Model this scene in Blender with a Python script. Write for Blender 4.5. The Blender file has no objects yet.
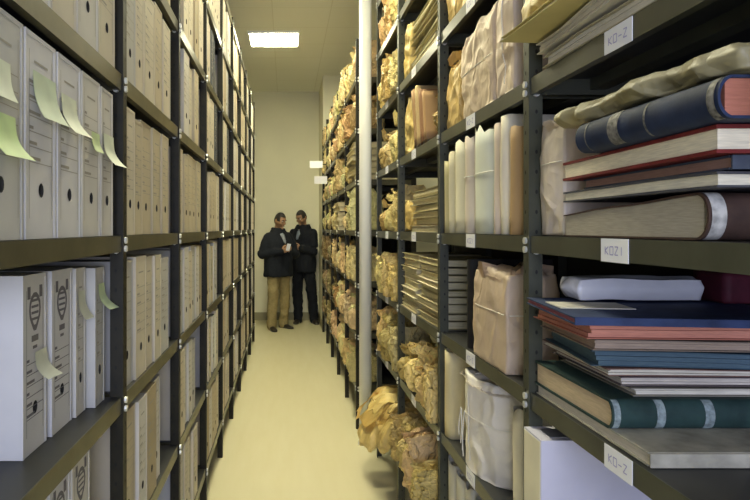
import bpy, bmesh, math, random
from mathutils import Vector, Matrix, noise
from mathutils.bvhtree import BVHTree
PI = math.pi
scene = bpy.context.scene
COL = scene.collection
EYE = 1.52            # camera height above the floor

# ------------------------------------------------------------------ materials
MATS = {}
def mat(name, col, rough=0.7, metal=0.0, var=0.0, vscale=8.0, bump=0.0, bscale=60.0, tint=False,
        col2=None, stretch=(1, 1, 1), emit=None, estr=0.0, spec=0.5, crease=0.0):
    if name in MATS: return MATS[name]
    m = bpy.data.materials.new(name); m.use_nodes = True
    nt = m.node_tree; N = nt.nodes; L = nt.links
    b = N['Principled BSDF']
    b.inputs['Roughness'].default_value = rough
    b.inputs['Metallic'].default_value = metal
    b.inputs['Specular IOR Level'].default_value = spec
    b.inputs['Base Color'].default_value = (*col, 1)
    src = None
    if var or bump:
        tc = N.new('ShaderNodeTexCoord'); mp = N.new('ShaderNodeMapping'); mp.inputs['Scale'].default_value = stretch
        L.new(tc.outputs['Object'], mp.inputs['Vector'])
    if var:
        n = N.new('ShaderNodeTexNoise'); n.inputs['Scale'].default_value = vscale; n.inputs['Detail'].default_value = 5
        L.new(mp.outputs['Vector'], n.inputs['Vector'])
        r = N.new('ShaderNodeMix'); r.data_type = 'RGBA'
        c2 = col2 if col2 else tuple(c * (1 - var) for c in col)
        r.inputs[6].default_value = (*col, 1); r.inputs[7].default_value = (*c2, 1)
        cr = N.new('ShaderNodeMapRange'); cr.inputs[1].default_value = 0.35; cr.inputs[2].default_value = 0.68
        L.new(n.outputs['Fac'], cr.inputs[0]); L.new(cr.outputs[0], r.inputs[0])
        src = r.outputs[2]
    if tint:
        oi = N.new('ShaderNodeObjectInfo'); mx = N.new('ShaderNodeMix'); mx.data_type = 'RGBA'; mx.blend_type = 'MULTIPLY'
        mx.inputs[0].default_value = 1.0
        if src: L.new(src, mx.inputs[6])
        else: mx.inputs[6].default_value = (*col, 1)
        L.new(oi.outputs['Color'], mx.inputs[7]); src = mx.outputs[2]
    if src: L.new(src, b.inputs['Base Color'])
    if bump:
        n2 = N.new('ShaderNodeTexNoise'); n2.inputs['Scale'].default_value = bscale; n2.inputs['Detail'].default_value = 4
        L.new(mp.outputs['Vector'], n2.inputs['Vector'])
        bp = N.new('ShaderNodeBump'); bp.inputs['Strength'].default_value = bump; bp.inputs['Distance'].default_value = 0.004
        L.new(n2.outputs['Fac'], bp.inputs['Height']); L.new(bp.outputs['Normal'], b.inputs['Normal'])
    if crease:
        tc2 = N.new('ShaderNodeTexCoord'); nz = N.new('ShaderNodeTexNoise'); nz.inputs['Scale'].default_value = 3.0
        oi2 = N.new('ShaderNodeObjectInfo'); ad0 = N.new('ShaderNodeVectorMath'); ad0.operation = 'ADD'
        L.new(tc2.outputs['Object'], ad0.inputs[0]); L.new(oi2.outputs['Random'], ad0.inputs[1])
        L.new(ad0.outputs[0], nz.inputs['Vector'])
        ad = N.new('ShaderNodeVectorMath'); ad.operation = 'MULTIPLY_ADD'; ad.inputs[1].default_value = (.22, .22, .22)
        L.new(nz.outputs['Color'], ad.inputs[0]); L.new(ad0.outputs[0], ad.inputs[2])
        prev = None
        for sc_, wd_, st_, ds_ in ((crease*.34, .05, .8, .010), (crease*.8, .07, .6, .006), (crease*2.0, .12, .35, .003)):
            vo = N.new('ShaderNodeTexNoise'); vo.inputs['Scale'].default_value = sc_; vo.inputs['Detail'].default_value = 1.0
            L.new(ad.outputs[0], vo.inputs['Vector'])
            sb = N.new('ShaderNodeMath'); sb.operation = 'SUBTRACT'; sb.inputs[1].default_value = .5
            ab = N.new('ShaderNodeMath'); ab.operation = 'ABSOLUTE'
            mr = N.new('ShaderNodeMapRange'); mr.inputs[1].default_value = 0; mr.inputs[2].default_value = wd_
            L.new(vo.outputs['Fac'], sb.inputs[0]); L.new(sb.outputs[0], ab.inputs[0]); L.new(ab.outputs[0], mr.inputs[0])
            bp2 = N.new('ShaderNodeBump'); bp2.inputs['Strength'].default_value = st_; bp2.inputs['Distance'].default_value = ds_; bp2.invert = True
            L.new(mr.outputs[0], bp2.inputs['Height'])
            if prev: L.new(prev.outputs['Normal'], bp2.inputs['Normal'])
            prev = bp2
        L.new(prev.outputs['Normal'], b.inputs['Normal'])
    if emit:
        b.inputs['Emission Color'].default_value = (*emit, 1); b.inputs['Emission Strength'].default_value = estr
    MATS[name] = m
    return m

M_post  = mat('olive_painted_steel', (0.026, 0.023, 0.013), 0.5, 0.0, var=0.45, vscale=14, bump=0.05, bscale=90, spec=0.25)
M_postR = mat('green_grey_post_steel', (0.062, 0.064, 0.042), 0.45, 0.0, var=0.35, vscale=14, bump=0.05, bscale=90, spec=0.3)
M_shelf = mat('olive_shelf_steel', (0.120, 0.110, 0.062), 0.36, 0.3, var=0.35, vscale=9, bump=0.04, bscale=70)
M_deck  = mat('grey_shelf_deck', (0.034, 0.035, 0.034), 0.45, 0.2, var=0.4, vscale=6)
M_shelfR = mat('green_grey_shelf_steel', (0.072, 0.074, 0.050), 0.36, 0.1, var=0.35, vscale=9, bump=0.04, bscale=70)
M_back  = mat('dark_shade_backing', (0.018, 0.018, 0.015), 0.8)  # near-black sheet added for the darkness behind the shelves
M_bolt  = mat('zinc_bolt', (0.82, 0.82, 0.76), 0.35, 0.55)
M_hole  = mat('punched_hole', (0.012, 0.012, 0.010), 0.9)
M_box   = mat('archive_cardboard', (0.70, 0.68, 0.64), 0.75, var=0.16, vscale=5, bump=0.03, bscale=40, tint=True, spec=0.25)
M_inside = mat('unlit_box_interior', (0.03, 0.028, 0.025), 0.9)  # near-black colour carries the shade of the unlit finger hole
M_print = mat('printed_ink', (0.16, 0.15, 0.16), 0.7)
M_printf = mat('faded_printed_ink', (0.36, 0.33, 0.27), 0.7)
M_note  = mat('yellow_green_note_paper', (0.72, 0.77, 0.48), 0.6, var=0.12, vscale=20, tint=True)
M_kraft = mat('kraft_paper', (0.68, 0.53, 0.22), 0.46, var=0.25, vscale=7, tint=True, spec=0.4, crease=9.0)
M_wrap  = mat('wrapping_paper', (0.66, 0.58, 0.47), 0.52, var=0.18, vscale=6, tint=True, spec=0.4, crease=7.0)
M_paper = mat('paper_sheets', (0.74, 0.70, 0.58), 0.8, var=0.2, vscale=30, stretch=(1, 1, 14), bump=0.3, bscale=60, tint=True, spec=0.2)
M_cover = mat('book_cloth', (0.8, 0.8, 0.8), 0.65, var=0.4, vscale=22, bump=0.06, bscale=160, tint=True, spec=0.22)
M_card  = mat('file_card', (0.72, 0.68, 0.55), 0.7, var=0.15, vscale=7, bump=0.05, bscale=50, tint=True, spec=0.25)
M_string = mat('white_string', (0.78, 0.75, 0.66), 0.8)
M_gilt  = mat('gilt_lettering', (0.62, 0.50, 0.30), 0.45, 0.3, var=0.5, vscale=60)
M_worn  = mat('worn_paper_edge', (0.62, 0.60, 0.55), 0.8, var=0.5, vscale=70)
M_label = mat('white_label_card', (0.86, 0.86, 0.90), 0.5)
M_ink   = mat('blue_violet_ink', (0.42, 0.40, 0.66), 0.7)
M_plastic = mat('milky_plastic_wrap', (0.66, 0.66, 0.70), 0.22, var=0.12, vscale=9, bump=0.2, bscale=30)
M_column = mat('white_painted_column', (0.80, 0.79, 0.72), 0.45, var=0.05, vscale=4)
M_wall  = mat('cream_wall_paint', (0.80, 0.765, 0.56), 0.75, var=0.05, vscale=2.5, bump=0.03, bscale=40)
M_base  = mat('olive_baseboard', (0.30, 0.27, 0.15), 0.5)
M_lampframe = mat('white_lamp_frame', (0.85, 0.85, 0.80), 0.4)
M_diff  = mat('lamp_diffuser', (0.9, 0.9, 0.85), 0.5, emit=(1.0, 0.95, 0.66), estr=84.0)

def floor_mat():
    m = bpy.data.materials.new('cream_vinyl_floor'); m.use_nodes = True
    nt = m.node_tree; N = nt.nodes; L = nt.links; b = N['Principled BSDF']
    tc = N.new('ShaderNodeTexCoord'); mp = N.new('ShaderNodeMapping'); mp.inputs['Scale'].default_value = (6, 0.9, 1)
    n = N.new('ShaderNodeTexNoise'); n.inputs['Scale'].default_value = 2.2; n.inputs['Detail'].default_value = 6
    r = N.new('ShaderNodeMix'); r.data_type = 'RGBA'
    r.inputs[6].default_value = (0.72, 0.67, 0.45, 1); r.inputs[7].default_value = (0.66, 0.60, 0.37, 1)
    L.new(tc.outputs['Object'], mp.inputs['Vector']); L.new(mp.outputs['Vector'], n.inputs['Vector'])
    L.new(n.outputs['Fac'], r.inputs[0]); L.new(r.outputs[2], b.inputs['Base Color'])
    b.inputs['Roughness'].default_value = 0.26; b.inputs['Specular IOR Level'].default_value = 0.4
    return m
def ceiling_mat():
    m = bpy.data.materials.new('ceiling_tiles'); m.use_nodes = True
    nt = m.node_tree; N = nt.nodes; L = nt.links; b = N['Principled BSDF']
    tc = N.new('ShaderNodeTexCoord'); mp = N.new('ShaderNodeMapping'); mp.inputs['Location'].default_value = (0.14, 0.50, 0)
    br = N.new('ShaderNodeTexBrick'); br.offset = 0.0
    br.inputs['Scale'].default_value = 1.0; br.inputs['Brick Width'].default_value = 0.6; br.inputs['Row Height'].default_value = 0.6
    br.inputs['Mortar Size'].default_value = 0.006; br.inputs['Mortar Smooth'].default_value = 0.3
    br.inputs['Color1'].default_value = (0.84, 0.83, 0.72, 1); br.inputs['Color2'].default_value = (0.82, 0.81, 0.70, 1)
    br.inputs['Mortar'].default_value = (0.74, 0.72, 0.60, 1)
    L.new(tc.outputs['Object'], mp.inputs['Vector']); L.new(mp.outputs['Vector'], br.inputs['Vector'])
    L.new(br.outputs['Color'], b.inputs['Base Color']); b.inputs['Roughness'].default_value = 0.8
    return m

# ------------------------------------------------------------------ mesh helpers
def link(name, me, parent=None, loc=(0, 0, 0), rotz=0.0):
    o = bpy.data.objects.new(name, me); COL.objects.link(o)
    o.location = loc
    if rotz: o.rotation_euler = (0, 0, rotz)
    if parent: o.parent = parent
    return o
def mesh(name, bm, mats, smooth=False):
    me = bpy.data.meshes.new(name); bm.to_mesh(me); bm.free()
    for m in (mats if isinstance(mats, (list, tuple)) else [mats]): me.materials.append(m)
    if smooth:
        for p in me.polygons: p.use_smooth = True
    return me
def obj(name, bm, mats, parent=None, loc=(0, 0, 0), rotz=0.0, smooth=False):
    return link(name, mesh(name, bm, mats, smooth), parent, loc, rotz)
def thing(name, label, cat, loc=(0, 0, 0), rotz=0.0, group=None):
    o = link(name, None, None, loc, rotz); o.empty_display_size = 0.05
    return tag(o, label, cat, group)
def tag(o, label, cat, group=None):
    o['label'] = label; o['category'] = cat
    if group: o['group'] = group
    return o
def struct(name, bm, mats, **k):
    o = obj(name, bm, mats, **k); o['kind'] = 'structure'; return o
def dup(o, parent=None):
    c = o.copy(); COL.objects.link(c)
    if parent: c.parent = parent
    for ch in o.children: dup(ch, c)
    return c
def box(bm, x0, x1, y0, y1, z0, z1, mi=0):
    vs = [bm.verts.new(p) for p in ((x0,y0,z0),(x1,y0,z0),(x1,y1,z0),(x0,y1,z0),(x0,y0,z1),(x1,y0,z1),(x1,y1,z1),(x0,y1,z1))]
    for f in ((3,2,1,0),(4,5,6,7),(0,1,5,4),(1,2,6,5),(2,3,7,6),(3,0,4,7)):
        fc = bm.faces.new([vs[i] for i in f]); fc.material_index = mi
    return vs
def bevel(bm, w, seg=2):
    bmesh.ops.bevel(bm, geom=[e for e in bm.edges if e.is_manifold and e.calc_face_angle(0) > 0.6], offset=w, segments=seg, affect='EDGES', profile=0.6)
def tube(bm, pts, r, n=6, closed=False):
    P = [Vector(p) for p in pts]; rings = []
    m = len(P)
    for i, p in enumerate(P):
        a = P[(i - 1) % m] if (closed or i > 0) else p
        c = P[(i + 1) % m] if (closed or i < m - 1) else p
        t = (c - a).normalized(); u = t.orthogonal().normalized()
        ref = Vector((0, 0, 1)) if abs(t.z) < 0.9 else Vector((1, 0, 0))
        u = t.cross(ref).normalized(); v = t.cross(u)
        rr = r[i] if isinstance(r, (list, tuple)) else r
        rings.append([bm.verts.new(p + (u * math.cos(2*PI*k/n) + v * math.sin(2*PI*k/n)) * rr) for k in range(n)])
    for i in range(m if closed else m - 1):
        A, B = rings[i], rings[(i + 1) % m]
        for k in range(n): bm.faces.new((A[k], A[(k+1) % n], B[(k+1) % n], B[k]))
    if not closed: bm.faces.new(rings[0][::-1]); bm.faces.new(rings[-1])
def quad(bm, pts, mi=0):
    f = bm.faces.new([bm.verts.new(p) for p in pts]); f.material_index = mi; return f
ORD = ['nearest','second','third','fourth','fifth','sixth','seventh','eighth','ninth','tenth','eleventh','twelfth']

# ------------------------------------------------------------------ room shell
FW, BW, CEIL = 9.9, -2.6, 3.76
XL, XR = -2.4, 3.2
b = bmesh.new(); box(b, XL, XR, BW, FW, -0.1, 0); struct('floor', b, floor_mat())
b = bmesh.new(); box(b, XL, XR, BW, FW, CEIL, CEIL + 0.1); struct('ceiling', b, ceiling_mat())
b = bmesh.new(); box(b, XL - .1, XR + .1, FW, FW + .1, -.1, CEIL + .1); struct('wall_back', b, M_wall)
b = bmesh.new(); box(b, XL - .1, XL, BW, FW, -.1, CEIL + .1); struct('wall_left', b, M_wall)
b = bmesh.new(); box(b, XR, XR + .1, BW, FW, -.1, CEIL + .1); struct('wall_right', b, M_wall)
# wall behind the photographer with a tall window opening added for a cool fill light
WX0, WX1, WZ0, WZ1 = -0.9, 1.1, 0.9, 2.7
b = bmesh.new()
box(b, XL, WX0, BW - .1, BW, 0, CEIL); box(b, WX1, XR, BW - .1, BW, 0, CEIL)
box(b, WX0, WX1, BW - .1, BW, 0, WZ0); box(b, WX0, WX1, BW - .1, BW, WZ1, CEIL)
struct('wall_front', b, M_wall)
w = link('added_window_1', None); w['kind'] = 'structure'
b = bmesh.new()
for x0, x1, z0, z1 in ((WX0, WX0+.05, WZ0, WZ1), (WX1-.05, WX1, WZ0, WZ1), (WX0, WX1, WZ0, WZ0+.05), (WX0, WX1, WZ1-.05, WZ1), (.075, .125, WZ0, WZ1)):
    box(b, x0, x1, BW - .08, BW - .02, z0, z1)
obj('added_window_frame', b, M_lampframe, w)
# jutting wall corner on the right of the far end
b = bmesh.new(); box(b, 0.545, XR, 8.82, FW, 0, CEIL); struct('wall_jut', b, M_wall)
b = bmesh.new(); box(b, XL, 0.545, FW - .012, FW, 0, 0.13); struct('baseboard_back', b, M_base)
b = bmesh.new(); box(b, 0.533, 0.545, 8.82, FW - .012, 0, 0.13); struct('baseboard_jut', b, M_base)

# column between the two right racks
CY, CX = 4.22, 0.558
b = bmesh.new()
bmesh.ops.create_cone(b, cap_ends=True, segments=28, radius1=.043, radius2=.043, depth=CEIL, matrix=Matrix.Translation((CX, CY, CEIL/2)))
o = struct('white_column', b, M_column, smooth=False)
for p in o.data.polygons: p.use_smooth = abs(p.normal.z) < .5
b = bmesh.new(); bmesh.ops.create_cone(b, cap_ends=True, segments=28, radius1=.052, radius2=.047, depth=.03, matrix=Matrix.Translation((CX, CY, .0152)))
obj('column_collar', b, M_column, None)['kind'] = 'structure'

# ceiling lamps
def ceiling_lamp(x, y, label, warm=True):
    t = thing('ceiling_light', label, 'ceiling light', (x, y, CEIL), 0, 'square ceiling panels over the aisle')
    b = bmesh.new(); s, h = .30, .27
    for q in ((-s, s, -h, -h+.02), (-s, s, h-.02, h), (-s, -s+.02, -h+.02, h-.02), (s-.02, s, -h+.02, h-.02)):
        box(b, q[0], q[1], q[2], q[3], -.022, 0)
    obj('frame', b, M_lampframe, t)
    b = bmesh.new(); box(b, -s+.021, s-.021, -h+.021, h-.021, -.014, -.002); obj('diffuser', b, M_diff, t)
ceiling_lamp(-.14, 7.09, 'glowing white rectangular ceiling panel over the far aisle above the two men')
ceiling_lamp(-.0, 4.9, 'glowing ceiling panel over the middle of the aisle, out of the frame above')
ceiling_lamp(-.0, 2.8, 'glowing ceiling panel over the near aisle, out of the frame above')

# ------------------------------------------------------------------ shelving racks
def post_mesh(h, side, ysign, holes, pmat=None):
    """angle-iron post; side=+1: aisle lies at +x; corner of the L at the aisle edge"""
    b = bmesh.new(); t, w = .0035, .034
    s = side
    box(b, *sorted((0, -s*t)), *sorted((0, ysign*w)), 0, h)
    box(b, *sorted((-s*t, -s*w)), *sorted((0, ysign*t)), 0, h)
    if holes:
        z = .06
        while z < h - .05:
            for kind in (0, 1):
                c = []
                for k in range(8):
                    a = 2*PI*k/8; u, v = .0034*math.cos(a), .0055*math.sin(a)
                    c.append((s*.0006, ysign*.019 + u, z + v) if kind == 0 else (-s*.019 + u, -ysign*.0006, z + v))
                quad(b, c if (kind == 0) == (s > 0) else c[::-1], 1)
            z += .05
    b.normal_update()
    return mesh('post', b, [pmat or M_post, M_hole])
def bolt_mesh(axis, sgn):
    b = bmesh.new()
    R = Matrix.Rotation(PI/2, 4, 'Y') if axis == 'x' else Matrix.Rotation(PI/2, 4, 'X')
    off = Vector((sgn*.003, 0, 0)) if axis == 'x' else Vector((0, sgn*.003, 0))
    bmesh.ops.create_cone(b, cap_ends=True, segments=8, radius1=.0088, radius2=.0082, depth=.006, matrix=Matrix.Translation(off) @ R)
    return mesh('bolt', b, M_bolt)
LABELS = []
def rack(name, label, side, xf, depth, posts, levels, height, shelfmat, near_posts, label_y=None, th=.042):
    """side=+1: aisle on the rack's +x side"""
    root = thing(name, label, 'shelving rack', (xf, posts[0], 0), 0)
    y0 = posts[0]
    pm = {}
    for i, py in enumerate(posts):
        ys = 1 if i < len(posts) - 1 else -1
        for front in (1, 0):
            key = (front, ys, i <= 5 and front)
            if key not in pm: pm[key] = post_mesh(height, side if front else -side, ys, bool(key[2]), M_postR if shelfmat is M_shelfR else M_post)
            p = link('post', pm[key], root, (0 if front else -side*depth, py - y0 - ys*.017, 0))
            if front:
                near = i in near_posts
                bb = None if near else bmesh.new()
                for z in levels:
                    for dz in (-.012, -.034):
                        for ax in ('x', 'y'):
                            if ax == 'y' and ys < 0: continue
                            loc = (0, ys*.017, z + dz) if ax == 'x' else (-side*.018, 0, z + dz - .004)
                            if near:
                                if ('b', ax) not in pm: pm[('b', ax)] = bolt_mesh(ax, side if ax == 'x' else -1)
                                link('bolt', pm[('b', ax)], p, loc)
                            else:
                                R = Matrix.Rotation(PI/2, 4, 'Y' if ax == 'x' else 'X')
                                off = Vector(loc) + (Vector((side*.003, 0, 0)) if ax == 'x' else Vector((0, -.003, 0)))
                                bmesh.ops.create_cone(bb, cap_ends=True, segments=6, radius1=.0088, radius2=.0082, depth=.006, matrix=Matrix.Translation(off) @ R)
                if not near:
                    q = obj('bolts', bb, M_bolt, p); q['kind'] = 'stuff'
    cache = {}
    for i in range(len(posts) - 1):
        L = posts[i+1] - posts[i]
        g0, g1 = .0195, L - .0195
        key = round(L, 3)
        if key not in cache:
            b = bmesh.new(); s = side
            X = lambda a, c: sorted((-s*a, -s*c))
            box(b, *X(.006, depth - .006), g0, g1, -.003, 0, 1)                 # deck
            box(b, *X(.004, .007), g0, g1, -th, 0, 0)                           # front lip
            box(b, *X(.007, .022), g0, g1, -th, -th + .003, 0)                  # folded return
            box(b, *X(depth - .007, depth - .004), g0, g1, -th, 0, 0)
            box(b, *X(.007, depth - .007), g0, g0 + .003, -th, -.003, 0); box(b, *X(.007, depth - .007), g1 - .003, g1, -th, -.003, 0)
            box(b, *X(.15, .19), g0 + .003, g1 - .003, -.03, -.003, 0)          # stiffener
            cache[key] = mesh('shelf', b, [shelfmat, M_deck])
        for k, z in enumerate(levels):
            sh = link('shelf', cache[key], root, (0, posts[i] - y0, z))
            if label_y and (i, k) in label_y:
                ly = label_y[(i, k)] - posts[i]
                b = bmesh.new(); s = side
                box(b, *sorted((s*(-.004), s*(-.0028))), ly - .046, ly + .046, -.044, .000)
                lab = obj('shelf_label', b, M_label, sh); lab['label'] = 'white card label with faint bluish writing'
                b = bmesh.new()
                rng = random.Random(int(ly*1000) + k)
                yy = ly + s*(-.030) if False else (ly - .030 if s > 0 else ly + .030); dr_ = 1 if s > 0 else -1
                segs = {'K': [(0,0,0,1),(0,.5,1,1),(0,.5,1,0)], 'O': [(0,0,0,1),(0,1,1,1),(1,1,1,0),(1,0,0,0)], 'I': [(.5,0,.5,1)], 'Z': [(0,1,1,1),(1,1,0,0),(0,0,1,0)], '-': [(0,.5,1,.5)]}
                for ch in 'KOZI' if k % 2 else 'KO-Z':
                    for (a, c, d, e) in segs[ch]:
                        p0 = Vector((s*(-.0024), yy + dr_*a*.011, -.030 + c*.015)); p1 = Vector((s*(-.0024), yy + dr_*d*.011, -.030 + e*.015))
                        dr = (p1 - p0).normalized(); nn = Vector((dr.x, -dr.z, dr.y))*.0011
                        quad(b, (p0 - nn, p1 - nn, p1 + nn, p0 + nn))
                    yy += dr_*.0165
                me = mesh('label_writing', b, M_ink)
                # writing sits on the label card: joined as its second material
                bm2 = bmesh.new(); bm2.from_mesh(lab.data); n0 = len(bm2.faces); bm2.from_mesh(me); bm2.faces.ensure_lookup_table()
                for f in bm2.faces[n0:]: f.material_index = 1
                bm2.to_mesh(lab.data); bm2.free(); lab.data.materials.append(M_ink)
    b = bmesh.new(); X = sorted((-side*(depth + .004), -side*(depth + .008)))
    box(b, *X, 0, posts[-1] - y0, .02, height - .02); obj('added_back_panel', b, M_back, root)  # added sheet, its dark colour stands for shade behind the rack
    return root

LX, LD = -0.42, 0.40
LP = [1.565 + .806*(i - 1) for i in range(10)]
LZ = [.252 + .416*k for k in range(8)]
rack('shelving_rack', 'long olive steel shelving rack full of archive boxes along the left side of the aisle', 1, LX, LD, LP, LZ, 3.20, M_shelf, (1, 2))
RX, RD = 0.605, 0.50
RP = [.648, 1.512, 2.376, 3.240, 3.985]
RZ = [.33 + .39*k for k in range(8)]
RZ = [EYE + d for d in (-1.19, -.80, -.41, -.02, .373, .765, 1.155, 1.50)]
laby = {}
for k in range(7):
    laby[(0, k)] = 1.10 + .012*(k % 2); laby[(1, k)] = 1.98; laby[(2, k)] = 2.86; laby[(3, k)] = 3.62
rack('shelving_rack', 'dark steel shelving rack with ledgers and wrapped bundles, right side nearest the camera', -1, RX, RD, RP, RZ, 3.3, M_shelfR, (1, 2, 3), laby)
FX, FDp = 0.53, 0.45
FP = [4.55 + .84*i for i in range(6)]
FZ = [.33 + .39*k for k in range(7)]
rack('shelving_rack', 'steel shelving rack crammed with brown bundles beyond the white column', -1, FX, FDp, FP, FZ, 2.95, M_shelf, (0,))

# ------------------------------------------------------------------ archive boxes (left rack)
BOXC = {}
def box_meshes(w, h, style):
    key = (w, h, style)
    if key in BOXC: return BOXC[key]
    D = .27
    b = bmesh.new()
    y0, y1 = -w/2, w/2
    # outline with a rounded slot cut in the front face (+x at x=0)
    zc, hw, hh = .085, min(.0095, w*.1), .0115
    outer = [b.verts.new(p) for p in ((0, y0, 0), (0, y1, 0), (0, y1, h), (0, y0, h))]
    hole = [b.verts.new((0, hw*math.cos(2*PI*k/12), zc + hh*math.sin(2*PI*k/12))) for k in range(12)]
    es = [b.edges.new((outer[i], outer[(i+1) % 4])) for i in range(4)] + [b.edges.new((hole[i], hole[(i+1) % 12])) for i in range(12)]
    bmesh.ops.triangle_fill(b, use_beauty=True, edges=es)
    bk = [b.verts.new((-D, v.co.y, v.co.z)) for v in outer]
    for i in range(4): b.faces.new((outer[i], bk[i], bk[(i+1) % 4], outer[(i+1) % 4]))
    b.faces.new(bk)
    bmesh.ops.recalc_face_normals(b, faces=b.faces)
    # lid flap seam: a slightly proud folded front strip along both long edges and the top
    for q in ((0.0, .0012, y0, y0 + .006, 0.0, h), (0.0, .0012, y1 - .006, y1, 0.0, h), (0.0, .0012, y0 + .006, y1 - .006, h - .008, h)):
        box(b, *q)
    body = mesh('body', b, M_box)
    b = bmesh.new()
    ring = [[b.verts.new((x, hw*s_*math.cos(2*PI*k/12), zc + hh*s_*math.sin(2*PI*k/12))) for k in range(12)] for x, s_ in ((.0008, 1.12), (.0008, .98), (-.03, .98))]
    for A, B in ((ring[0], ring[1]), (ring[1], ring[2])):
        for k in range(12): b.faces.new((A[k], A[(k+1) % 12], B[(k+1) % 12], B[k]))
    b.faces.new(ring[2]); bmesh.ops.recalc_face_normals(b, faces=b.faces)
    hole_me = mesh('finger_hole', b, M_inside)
    b = bmesh.new(); x = .0006
    rng = random.Random(hash(key) % 999 if False else int(w*1000) + int(h*1000))
    def r(ya, yb, za, zb): quad(b, ((x, ya, za), (x, yb, za), (x, yb, zb), (x, ya, zb)))
    iw = w*.5 - .016
    if style == 'crest':
        # oval shield with two side tufts and a short caption below
        z0 = h*.80
        c = [(x, .030*w/.12*math.cos(2*PI*k/14), z0 + .034*math.sin(2*PI*k/14) - (.008 if k in (10, 11) else 0)) for k in range(14)]; 
        for k in range(14):   # hatched shield: thin spokes so that paper shows through
            p, q = Vector(c[k]), Vector(c[(k+1) % 14]); m_ = Vector((x, 0, z0))
            quad(b, (p, q, m_.lerp(q, .72), m_.lerp(p, .72)))
        for zz in (-.018, -.006, .006, .018): r(-.018*w/.12, .018*w/.12, z0 + zz - .0025, z0 + zz + .0025)
        for s in (-1, 1): r(s*.030*w/.12 - .007, s*.030*w/.12 + .007, z0 + .022, z0 + .046)
        r(-.016, .016, z0 - .062, z0 - .050); r(-.010, .010, z0 - .076, z0 - .070)
        zs = [h*.50 - .021*i for i in range(6)]
    else:
        zs = [h*.74 - .026*i for i in range(6)]
        r(-iw*.6, iw*.6, h*.86, h*.872)
    for i, z in enumerate(zs):
        r(-iw, iw, z, z + .0016)
        r(-iw, -iw + iw*(.35 + .3*((i*7) % 3)), z + .005, z + .0105)
    r(-iw, -iw + .0015, .035, h - .03); r(iw - .0015, iw, .035, h - .03)
    pr = mesh('printed_label', b, M_print if style == 'crest' else M_printf)
    BOXC[key] = (body, hole_me, pr)
    return BOXC[key]
def note_mesh(seed, w, h, curl, skew=0.0):
    b = bmesh.new(); n = 8
    top = []
    for side_ in (0, 1):
        rows = []
        for i in range(n + 1):
            t = i/n
            x = .002 + curl*max(0, t - .35)**2/.42 + side_*.0007
            z = -h*t + curl*.35*max(0, t - .45)**2
            rows.append([b.verts.new((x + skew*.25*t*t*(j/3), (j/3 - .5)*w + skew*t*t*.6, z)) for j in range(4)])
        top.append(rows)
    for s in (0, 1):
        for i in range(n):
            for j in range(3):
                f = (top[s][i][j], top[s][i][j+1], top[s][i+1][j+1], top[s][i+1][j])
                b.faces.new(f if s else f[::-1])
    bmesh.ops.recalc_face_normals(b, faces=b.faces)
    return mesh('sticky_note', b, M_note, True)

TONES = {'white': (1.0, 1.0, 1.03), 'off-white': (.97, .95, .90), 'cream': (.95, .88, .72), 'buff': (.84, .75, .56), 'pale grey': (.80, .80, .78), 'dark grey': (.12, .13, .15), 'brown-buff': (.66, .56, .38)}
LLEV = ['lowest shelf', 'second shelf up', 'third shelf up', 'eye-level shelf', 'shelf above eye level', 'second shelf above eye level', 'third shelf above eye level']
LBAY = ['nearest', 'second', 'third', 'fourth', 'fifth', 'sixth', 'seventh', 'eighth', 'ninth']
FORD = ['touching far post', 'second from far post', 'third from far post', 'fourth from far post', 'fifth from far post', 'sixth from far post', 'seventh from far post', 'eighth from far post', 'ninth from far post']
def archive_box(tone, w, h, style, x, y, z, label, group, rz=0.0, tilt=0.0):
    body, hole_me, pr = box_meshes(w, h, style)
    o = link('archive_box', None, None, (x, y, z), rz)
    o.empty_display_size = .05
    if tilt: o.rotation_euler = (tilt, 0, rz)
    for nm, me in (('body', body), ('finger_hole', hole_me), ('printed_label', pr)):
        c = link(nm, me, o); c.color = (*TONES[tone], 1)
    tag(o, label, 'archive box', group)
    return o
def add_note(o, y, z, w=.05, h=.085, curl=.035, skew=0.0, tint=(1, 1, 1)):
    n = link('sticky_note', note_mesh(0, w, h*.80, curl*.62, skew), o, (.001, y, z - .012)); n.color = (*tint, 1)
    n['label'] = 'pale yellow-green paper slip curling outward'
    return n
rng = random.Random(11)
# hand-placed boxes in the nearest bay
zE = LZ[3] + .001
near = []
G0 = 'archive boxes on the left rack'
def nb(tone, y0, y1, lev, h, style, x, label):
    return archive_box(tone, round(y1 - y0 - .004, 3), h, style, x, (y0 + y1)/2, LZ[lev] + .001, label, G0)
XB = LX - .012
PALE = (1.05, 1.03, 1.25)
q = nb('pale grey', .830, .985, 3, .352, 'lines', XB, 'pale grey archive box with two green slips at left frame edge, eye-level shelf'); add_note(q, -.012, .285, .075, .075, .012, .01, PALE); add_note(q, .000, .205, .085, .085, .028, .03, (.85, 1, .75))
q = nb('white', .990, 1.124, 3, .352, 'lines', XB, 'wide white archive box with broad pale slip, second from left edge, eye-level shelf'); add_note(q, .010, .300, .100, .100, .020, .03, (.86, .92, 1.05))
q = nb('white', 1.131, 1.260, 3, .352, 'lines', XB, 'white archive box with long curling yellow slip, middle of nearest eye-level bay on left'); add_note(q, -.010, .290, .080, .095, .034, .03, PALE)
q = nb('off-white', 1.267, 1.392, 3, .352, 'lines', XB, 'off-white archive box with small hidden slip, second from near left post, eye-level shelf'); add_note(q, .022, .245, .055, .055, .012, .01, (.85, .95, .8))
q = nb('off-white', 1.398, 1.495, 3, .350, 'lines', XB, 'off-white archive box touching the near left post with bright curled slip, eye-level shelf'); add_note(q, .004, .255, .080, .095, .036, .03, PALE)
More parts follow.
